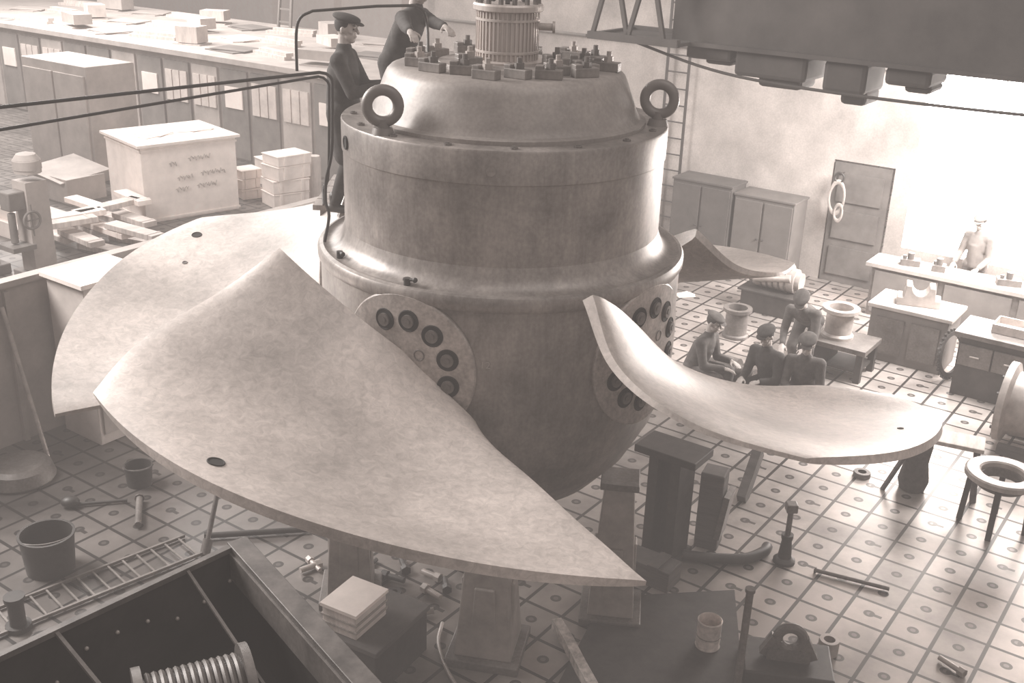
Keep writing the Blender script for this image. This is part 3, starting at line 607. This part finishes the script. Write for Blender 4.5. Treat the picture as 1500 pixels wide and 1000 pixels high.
tag(m.obj('steel_plate',darkm,None,smooth=False),'large dark oily steel plate lying on floor','plate')
p = at(1036,945,.05); e = thing('paint_can','pale smeared cylindrical tin can standing on steel plate','can',p)
MB().lathe([(0,0),(.105,0),(.11,.01),(.105,.02),(.105,.26),(.11,.27),(.102,.28),(.098,.27),(.098,.03),(0,.03)],32).obj('body',mat('smeared_tin',.6,.5,.1,lo=.4,hi=.9,scale=9),e)
MB().torus((0,0,.12),.106,.004,n=28,k=6).obj('band',midm,e)
a = at(1072,1060); tag(MB().cyl((0,0,0),(0,0,.04),.12).cyl((0,0,.04),(.03,.1,1.15),.03).cyl((.03,.1,1.15),(.03,.1,1.18),.04).obj('upright_post',midm,None,(a.x,a.y,.05)),'thin dark iron post standing on a foot plate','post')
pts = [at(815,912,.1),at(832,940,.1),at(850,975,.1),at(872,1015,.1)]; q0 = pts[0].copy(); m = MB()
for i in range(3): m.bar(pts[i]-q0,pts[i+1]-q0+(pts[i+1]-pts[i])*.05,.09,.1)
tag(m.obj('curved_bar',mat('bright_bar',.5,.5,.2,lo=.2,hi=.7,scale=14),None,q0,smooth=False),'pale curved segment bar lying near pedestal','bar')
pts = [at(648,912,.03),at(642,940,.03),at(652,975,.03),at(672,1010,.03)]; q0 = pts[0].copy()
tag(MB().tube([x-q0 for x in arc(pts,5)],.017,8).obj('wire_loop',lightm,None,q0),'thin bent pale wire lying on floor','wire')
p = at(560,985); e = thing('dark_chest','dark wooden chest carrying a pale box','chest',(p.x-.1,p.y+.15,0),-.5)
MB().box((.62,.75,.42),(0,0,.21)).obj('body',darkm,e,smooth=False,bevel=.01); MB().box((.66,.79,.05),(0,0,.44)).obj('lid',woodd,e,smooth=False,bevel=.008)
q = at(520,908,.47); e = thing('pale_box','small whitewashed wooden box with slatted sides','box',(q.x,q.y,.465),-.5)
MB().box((.34,.42,.22),(0,0,.11)).obj('body',woodp,e,smooth=False,bevel=.006); MB().box((.37,.45,.03),(0,0,.235)).obj('lid',whitem,e,smooth=False)
for z in (.07,.14): MB().box((.36,.44,.02),(0,0,z)).obj('batten',woodm,e,smooth=False)
def bucket(u,v,r,h,label):
    e = thing('bucket',label,'bucket',at(u,v),.4)
    MB().lathe([(0,0),(r*.88,0),(r,h),(r*1.04,h),(r*1.04,h+.015),(r*.94,h+.015),(r*.84,.03),(0,.03)],36).obj('body',darkm,e)
    pts = [V((r*1.02*cos(t),-r*.75*sin(t),h)) for t in [k*pi/12 for k in range(13)]]; MB().tube(pts,.01,6).obj('handle',midm,e)
bucket(75,832,.25,.38,'large round black iron bucket with wire handle'); bucket(205,708,.15,.22,'small dark iron bucket standing on floor')
p = at(112,742); tag(MB().cyl((0,0,.03),(.5,.12,.03),.018).sph((-.06,0,.06),(.1,.08,.06)).obj('ladle',darkm,None,p),'dark iron ladle with long handle on floor','ladle')
p = at(30,700); tag(MB().lathe([(0,0),(.36,0),(.38,.03),(.34,.16),(.28,.2),(0,.2)],36).obj('round_lid',midm,None,p),'low round grey iron lid lying by the partition','lid')
p = at(28,920); tag(MB().cyl((0,0,0),(0,0,.05),.11).cyl((0,0,.05),(0,0,.3),.07).cyl((0,0,.3),(0,0,.34),.09).obj('bollard',darkm,None,p),'short dark iron bollard standing on floor','bollard')
a = at(-30,925); b = at(285,800); d = b-a; L = d.length; e = thing('floor_ladder','long narrow iron ladder lying on the floor','ladder',a,math.atan2(d.y,d.x))
for w in (.2,-.2): MB().box((L,.025,.03),(L/2,w,.03)).obj('rail',clampm,e,smooth=False)
for k in range(14): MB().box((.018,.4,.015),(L*(k+.5)/14,0,.03)).obj('rung',clampm,e,smooth=False)
p = at(70,668); tag(MB().cyl((0,0,0),(-.42,.3,1.7),.025).obj('leaning_pole',lightm,None,p),'thin pale pole leaning on the low partition','pole')
lb = [(452,822,1),(470,830,1),(535,838,0),(560,846,0),(595,842,0),(620,865,1),(645,852,1),(495,850,0),(612,903,1),(655,870,0),(1412,992,1),(745,905,0),(675,835,0)]
for k,(u,v,t) in enumerate(lb):
    p = at(u,v); a = random.uniform(0,6.28); L = random.uniform(.14,.26); r = random.uniform(.022,.036)
    o = MB().cyl((0,0,r*1.5),(L*cos(a),L*sin(a),r*1.5),r,n=14).cyl((0,0,r*1.5),(.06*cos(a),.06*sin(a),r*1.5),r*1.7,n=6).obj('large_bolt', lightm if t else darkm, None, p, smooth=False)
    tag(o, 'pale hexagon-headed steel bolt lying on floor' if t else 'dark hexagon-headed steel bolt lying on floor','bolt','loose bolts on floor')
# foreground steel trough
Z = 2.9; c0, c1, c2 = at(-60,990,Z), at(350,797,Z), at(560,1030,Z)
c3 = c0+(c2-c1); o_ = V((c1.x,c1.y,0))
e = thing('steel_trough','large dark riveted steel trough with angle iron rim','trough',o_,0)
m = MB()
for a, b in ((c0,c1),(c1,c2),(c2,c3),(c3,c0)):
    a = a-o_; b = b-o_; d = (b-a); m.box((d.length,.02,Z-.02),((a+b)/2-V((0,0,Z/2))),(0,0,math.atan2(d.y,d.x)))
q = [V((x.x-o_.x,x.y-o_.y,2.3)) for x in (c0,c1,c2,c3)]; m.bm.faces.new([m.bm.verts.new(x) for x in q]); m.obj('shell',darkm,e,smooth=False)
rimm = mat('rim_iron',.13,.5,.2,var=.45,scale=6)
def fbox(a, b, w, h, dz=0.):
    a = a-o_; b = b-o_; d = b-a; c = (a+b)/2; return MB().box((d.length+.05,w,h),(c.x,c.y,c.z-h/2+dz),(0,0,math.atan2(d.y,d.x)))
fbox(c0,c1,.035,.03,.015).obj('rim_angle',rimm,e,smooth=False); fbox(c1,c2,.11,.035,.02).obj('rim_beam',rimm,e,smooth=False,bevel=.004); fbox(c1+(c2-c1)*.04+V((-.05,-.03,0)),c2+V((-.05,-.03,0)),.02,.16,-.015).obj('rim_web',midm,e,smooth=False)
d = c1-c0; nrm = V((d.y,-d.x,0)).normalized()
for k in range(9):
    p = c0+d*((k+.5)/9)-o_+nrm*.015; MB().sph((0,0,0),.011,n=8).obj('rivet',lightm,e,p-V((0,0,.15+.13*random.random())))
MB().bar(c0+d*.78-o_,c0+d*.84+(c2-c1)*.55-o_-V((0,0,.3)),.015).obj('brace',midm,e); MB().bar(c0+d*.3-o_,c0+d*.45+(c2-c1)*.6-o_-V((0,0,.3)),.018).obj('brace',midm,e)
q = at(285,1000,2.75); e = thing('cable_drum','grooved cable drum lying inside the steel trough','drum',(q.x,q.y,2.3),R(25))
MB().cyl((-.22,0,.3),(.22,0,.3),.19,n=40).cyl((-.26,0,.3),(-.22,0,.3),.25,n=40).cyl((.22,0,.3),(.26,0,.3),.25,n=40).obj('barrel',midm,e)
m = MB()
for k in range(13): m.torus((-.195+k*.0325,0,.3),.20,.014,Matrix.Rotation(pi/2,4,'Y'),36,6)
m.obj('wound_cable',rimm,e)
MB().box((.6,.1,.1),(0,0,.05)).obj('cradle',darkm,e,smooth=False)
# ------------------------------------------------------------ left background
p = at(215,328); e = thing('packing_crate','large whitewashed packing crate with handwritten marks','crate',(p.x,p.y,0),R(42))
MB().box((2.0,1.65,1.48),(1.0,.825,.74)).obj('body',whitem,e,smooth=False,bevel=.01)
for z in (.06,1.42): MB().box((2.04,.03,.04),(1,-.005,z)).obj('batten',whitem,e,smooth=False); MB().box((.03,1.68,.04),(-.005,.82,z)).obj('batten',whitem,e,smooth=False)
MB().box((2.15,1.8,.05),(1,.825,1.52)).obj('lid',whitem,e,smooth=False)
for (x,z,w,n) in ((.55,1.12,.18,2),(.95,1.18,.5,5),(.7,.82,.35,4),(1.2,.86,.55,6),(.65,.6,.3,3),(1.1,.62,.45,5)):
    MB().tube([V((x+w*k/(n*4),-.02,z+.045*sin(k*2.4)+.02*sin(k*5.1))) for k in range(n*4)],.007,4).obj('handwriting',hazem,e)
for (x,y,r) in ((.6,.8,.3),(1.5,.9,-.2)):
    q = p+Matrix.Rotation(R(42),3,'Z')@V((x,y,1.545)); tag(MB().box((.7,.5,.012),(0,0,.006)).box((.5,.6,.01),(.1,.05,.017),(0,0,.3)).obj('paper_sheet',paperm,None,q,R(42)+r,smooth=False),'loose paper sheets lying on the crate lid','paper')
def stack(u,v,w,d,hs,label,m_=whitem):
    p = at(u,v); z = 0
    for i,h in enumerate(hs):
        o = MB().box((w,d,h-.01),(0,0,h/2)).box((w+.03,d+.03,.02),(0,0,h-.02)).box((.06,d+.04,h*.9),(w*.3,0,h/2)).box((.06,d+.04,h*.9),(-w*.3,0,h/2)).obj('wooden_box',m_,None,(p.x+random.uniform(-.05,.05),p.y,z),R(42)+random.uniform(-.12,.12),smooth=False,bevel=.005)
        tag(o,label,'box','stacked boxes near crate'); z += h
stack(420,298,.8,.6,(.3,.28,.3,.22),'flat pale wooden box in a tall stack'); stack(362,288,.45,.45,(.22,.22,.2),'small pale wooden box in a low stack'); stack(395,268,.5,.5,(.3,.3),'small pale wooden box in a low stack')
p = at(462,292); tag(MB().lathe([(0,0),(.14,0),(.14,.9),(.12,.95),(0,.95)],20).obj('paper_roll',woodp,None,p),'tall pale roll standing beside stacked boxes','roll')
for k in range(16):
    u = 85+ (k%4)*38+random.uniform(-8,8); v = 328+(k//4)*14; p = at(u,v); L = random.uniform(.9,1.5)
    o = MB().box((L,.28,.1),(0,0,.05)).box((.05,.3,.11),(L*.4,0,.055)).obj('timber_board',random.choice((whitem,woodp,woodp)),None,(p.x,p.y,.12*((k*3+k//4)%5)),R(random.choice((-38,-30,50))+random.uniform(-8,8)),smooth=False,bevel=.008); tag(o,'pale sawn board in a loose pile','board','loose pile of boards')
p = at(100,285); tag(MB().box((1.4,.9,.5),(0,0,.25)).box((1.3,1.2,.02),(0,.05,.55),(.1,.1,0)).obj('draped_box',hazem,None,p,BY,smooth=False),'low grey box with sheet thrown over it','box')
def drill(u,v,h,label):
    p = at(u,v); e = thing('drilling_machine',label,'machine tool',(p.x,p.y,0),BY)
    MB().box((.65,.6,.18),(0,0,.09)).obj('base',hazed,e,smooth=False,bevel=.02)
    MB().box((.38,.38,h*.75),(0,0,.18+h*.375)).lathe([(.22,h*.93),(.22,h),(.15,h+.1),(0,h+.14)],24).cyl((0,0,h*.9),(0,0,h+.02),.21).obj('column',hazem,e)
    MB().box((.28,.35,.3),(0,-.3,h*.7)).cyl((0,-.38,h*.35),(0,-.38,h*.6),.06).obj('head',hazed,e,bevel=.02)
    MB().box((.45,.4,.08),(0,-.35,h*.32)).obj('table',hazed,e,smooth=False)
    MB().torus((.28,-.2,h*.55),.14,.02,Matrix.Rotation(pi/2,4,'Y')).bar((.28,-.33,h*.55),(.28,-.07,h*.55),.02).bar((.28,-.2,h*.42),(.28,-.2,h*.68),.02).obj('hand_wheel',hazed,e)
drill(62,408,2.0,'grey drilling machine with domed column behind partition'); drill(-22,400,1.8,'grey machine tool with hand wheel behind partition')
p = at(10,338); tag(MB().box((1.6,.5,.3),(0,0,.15)).box((1.4,.3,.2),(0,0,.4)).obj('pallet_stack',whitem,None,p,BY,smooth=False),'pale timber stack beside drilling machines','timber')
p = at(300,222); sR = -9.6-(V((p.x,p.y,0))-V((W0.x,W0.y,0))).dot(AX)
e = thing('office_booth','long low timber booth with glazed panels and loaded roof','booth',(p.x,p.y,0),BY)
x0 = -16.; cx_ = (x0+sR)/2; wx = sR-x0
MB().box((wx,5.6,2.3),(cx_,2.8,1.15)).obj('body',hazem,e,smooth=False)
MB().box((wx,5.9,.12),(cx_,2.8,2.36)).obj('roof',hazem,e,smooth=False)
k = 0
while x0+.5+k*1.05 < sR-.4:
    x = x0+.5+k*1.05
    pn = MB().box((.92,.05,2.1),(x,-.03,1.1)).obj('panel',hazed if k%3 else hazem,e,smooth=False)
    if k%3 != 1:
        for j in range(3): MB().box((.24,.03,.75),(x-.28+j*.28,-.07,1.55)).obj('pane',mat('pale_glass',.6,.3,0,var=.2),pn,smooth=False)  # panes in a pale mottled grey
    if k%3 == 1: MB().box((.6,.03,.5),(x,-.07,1.5)).obj('notice',paperm,pn,smooth=False)
    k += 1
bo = V((p.x,p.y,2.42)); RB = Matrix.Rotation(BY,3,'Z')
for k in range(30):
    x = -11+(k%10)*1.25*(sR+10)/12.5+random.uniform(-.2,.2); y = .8+(k//10)*1.8+random.uniform(-.2,.2)
    if x > sR-1.2: continue
    q = bo+RB@V((x,y,0)); t = (k*7)%3
    if t == 0: o = MB().box((random.uniform(.5,1.1),.5,random.uniform(.2,.5)),(0,0,.25)).box((.8,.55,.03),(0,0,.015)).obj('wooden_box',random.choice((hazem,woodp)),None,q,random.uniform(-.5,.5)+BY,smooth=False); tag(o,'pale wooden box stored on booth roof','box','boxes on booth roof')
    elif t == 1: o = MB().box((1.1,.9,.03),(0,0,.015)).box((1.0,.8,.02),(.05,.05,.05),(0,.02,.3)).obj('sheet_material',random.choice((whitem,hazem,hazed)),None,q,random.uniform(-.5,.5)+BY,smooth=False); tag(o,'loose flat sheets stored on booth roof','sheet','sheets on booth roof')
    else: o = MB().box((1.5,.2,.08),(0,0,.04)).box((1.3,.2,.08),(.1,.05,.12)).obj('timber_board',woodp,None,q,random.uniform(-.3,.3)+BY,smooth=False); tag(o,'pale boards stored on booth roof','board','boards on booth roof')
q = bo+RB@V((-2.5,5.2,0)); e = thing('roof_ladder','wooden ladder standing on the booth roof','ladder',q,BY)
for x in (-1,1): MB().bar((x*.25,0,0),(x*.2,.4,3.2),.07).obj('rail',hazed,e,smooth=False)
for k in range(9): f=(k+.5)/9; MB().bar((-.24,.4*f,3.2*f),(.24,.4*f,3.2*f),.045).obj('rung',hazed,e,smooth=False)
p = at(130,235); e = thing('storage_cupboard','tall haze-paled storage cupboard by the booth','cupboard',(p.x,p.y-1.4,0),BY)
MB().box((2.4,1.2,2.5),(0,.6,1.25)).obj('body',hazem,e,smooth=False,bevel=.01)
for x in (-.58,.58): MB().box((1.1,.04,2.2),(x,-.02,1.2)).obj('door',hazem,e,smooth=False,bevel=.01)
# ------------------------------------------------------------ overhead crane
q = aty(905,48,5.5); e = thing('overhead_crane','massive dark riveted travelling crane girder with lattice','crane',(q.x,q.y,q.z),BY)
ci = mat('crane_iron',.07,.85,0,var=.4,scale=1.2)
MB().box((9,.9,2.0),(5.3,.4,.96)).box((9.2,1.1,.05),(5.3,.4,-.02)).obj('girder',ci,e,smooth=False)
m = MB()
for k in range(2): m.bar((-.1+k*.5,-.45,.0),(.15+k*.5,-.45,.95),.05).bar((.15+k*.5,-.45,.95),(.4+k*.5,-.45,.0),.05)
m.bar((-.15,-.45,0),(1.1,-.45,0),.09).bar((-.15,-.45,.95),(1.1,-.45,.95),.09).bar((-.15,.6,0),(1.1,.6,0),.09).bar((-.1,-.45,0),(-.1,.6,0),.06); m.obj('lattice',ci,e,smooth=False)
MB().box((1.3,1.1,.04),(.45,.1,-.02)).obj('walkway',ci,e,smooth=False)
for (x,w,h) in ((1.3,.6,.16),(2.1,.9,.3),(3.0,.5,.36),(3.7,.5,.2)): MB().box((w,.7,h),(x,.3,-.04-h/2)).box((w*.6,.5,h*.5),(x+.1,.3,-.04-h*1.1)).obj('drive_housing',ci,e,smooth=False,bevel=.05)
MB().tube(arc([V((.2,-.1,-.05)),V((1.4,-.1,-.3)),V((2.6,-.1,-.38)),V((4.5,-.1,-.38)),V((7,-.1,-.3))],6),.018).obj('slack_cable',ci,e)
# ------------------------------------------------------------ light and dusty air
w = bpy.data.worlds.new('world'); sc.world = w; w.use_nodes = True; nt = w.node_tree
nt.nodes['Background'].inputs[0].default_value = (1,.95,.92,1); nt.nodes['Background'].inputs[1].default_value = .6
DEN = .023
va = nt.nodes.new('ShaderNodeVolumeAbsorption'); va.inputs['Color'].default_value = (0,0,0,1); va.inputs['Density'].default_value = DEN
ve = nt.nodes.new('ShaderNodeEmission'); ve.inputs['Color'].default_value = (1,.885,.825,1); ve.inputs['Strength'].default_value = DEN*.42  # air glows by itself, standing in for light scattered by haze
ad = nt.nodes.new('ShaderNodeAddShader'); nt.links.new(va.outputs[0], ad.inputs[0]); nt.links.new(ve.outputs[0], ad.inputs[1])
nt.links.new(ad.outputs[0], nt.nodes['World Output'].inputs['Volume'])
def area(loc, tgt, size, power):  # unseen area lamps: the left skylight plus fill lamps
    l = bpy.data.lights.new('area_lamp','AREA'); l.energy = power; l.size = size; l.color = (1,.965,.935)
    o = bpy.data.objects.new('area_lamp', l); sc.collection.objects.link(o); o.location = loc
    o.rotation_euler = (V(tgt)-V(loc)).to_track_quat('-Z','Y').to_euler(); return o
area((-11.5,2.5,9.5),(-2,-.5,2.5),5,4600)
area(wp(4.5,3,5.2),wp(1.8,0,1.8),2.5,2200)  # added lamp whitening the wall in place of window glare
area((-14,20,10),(-9,21,0),10,9500)  # added lamp brightening the hazy far left background
area((4,-4,13),(2,0,1),8,450)
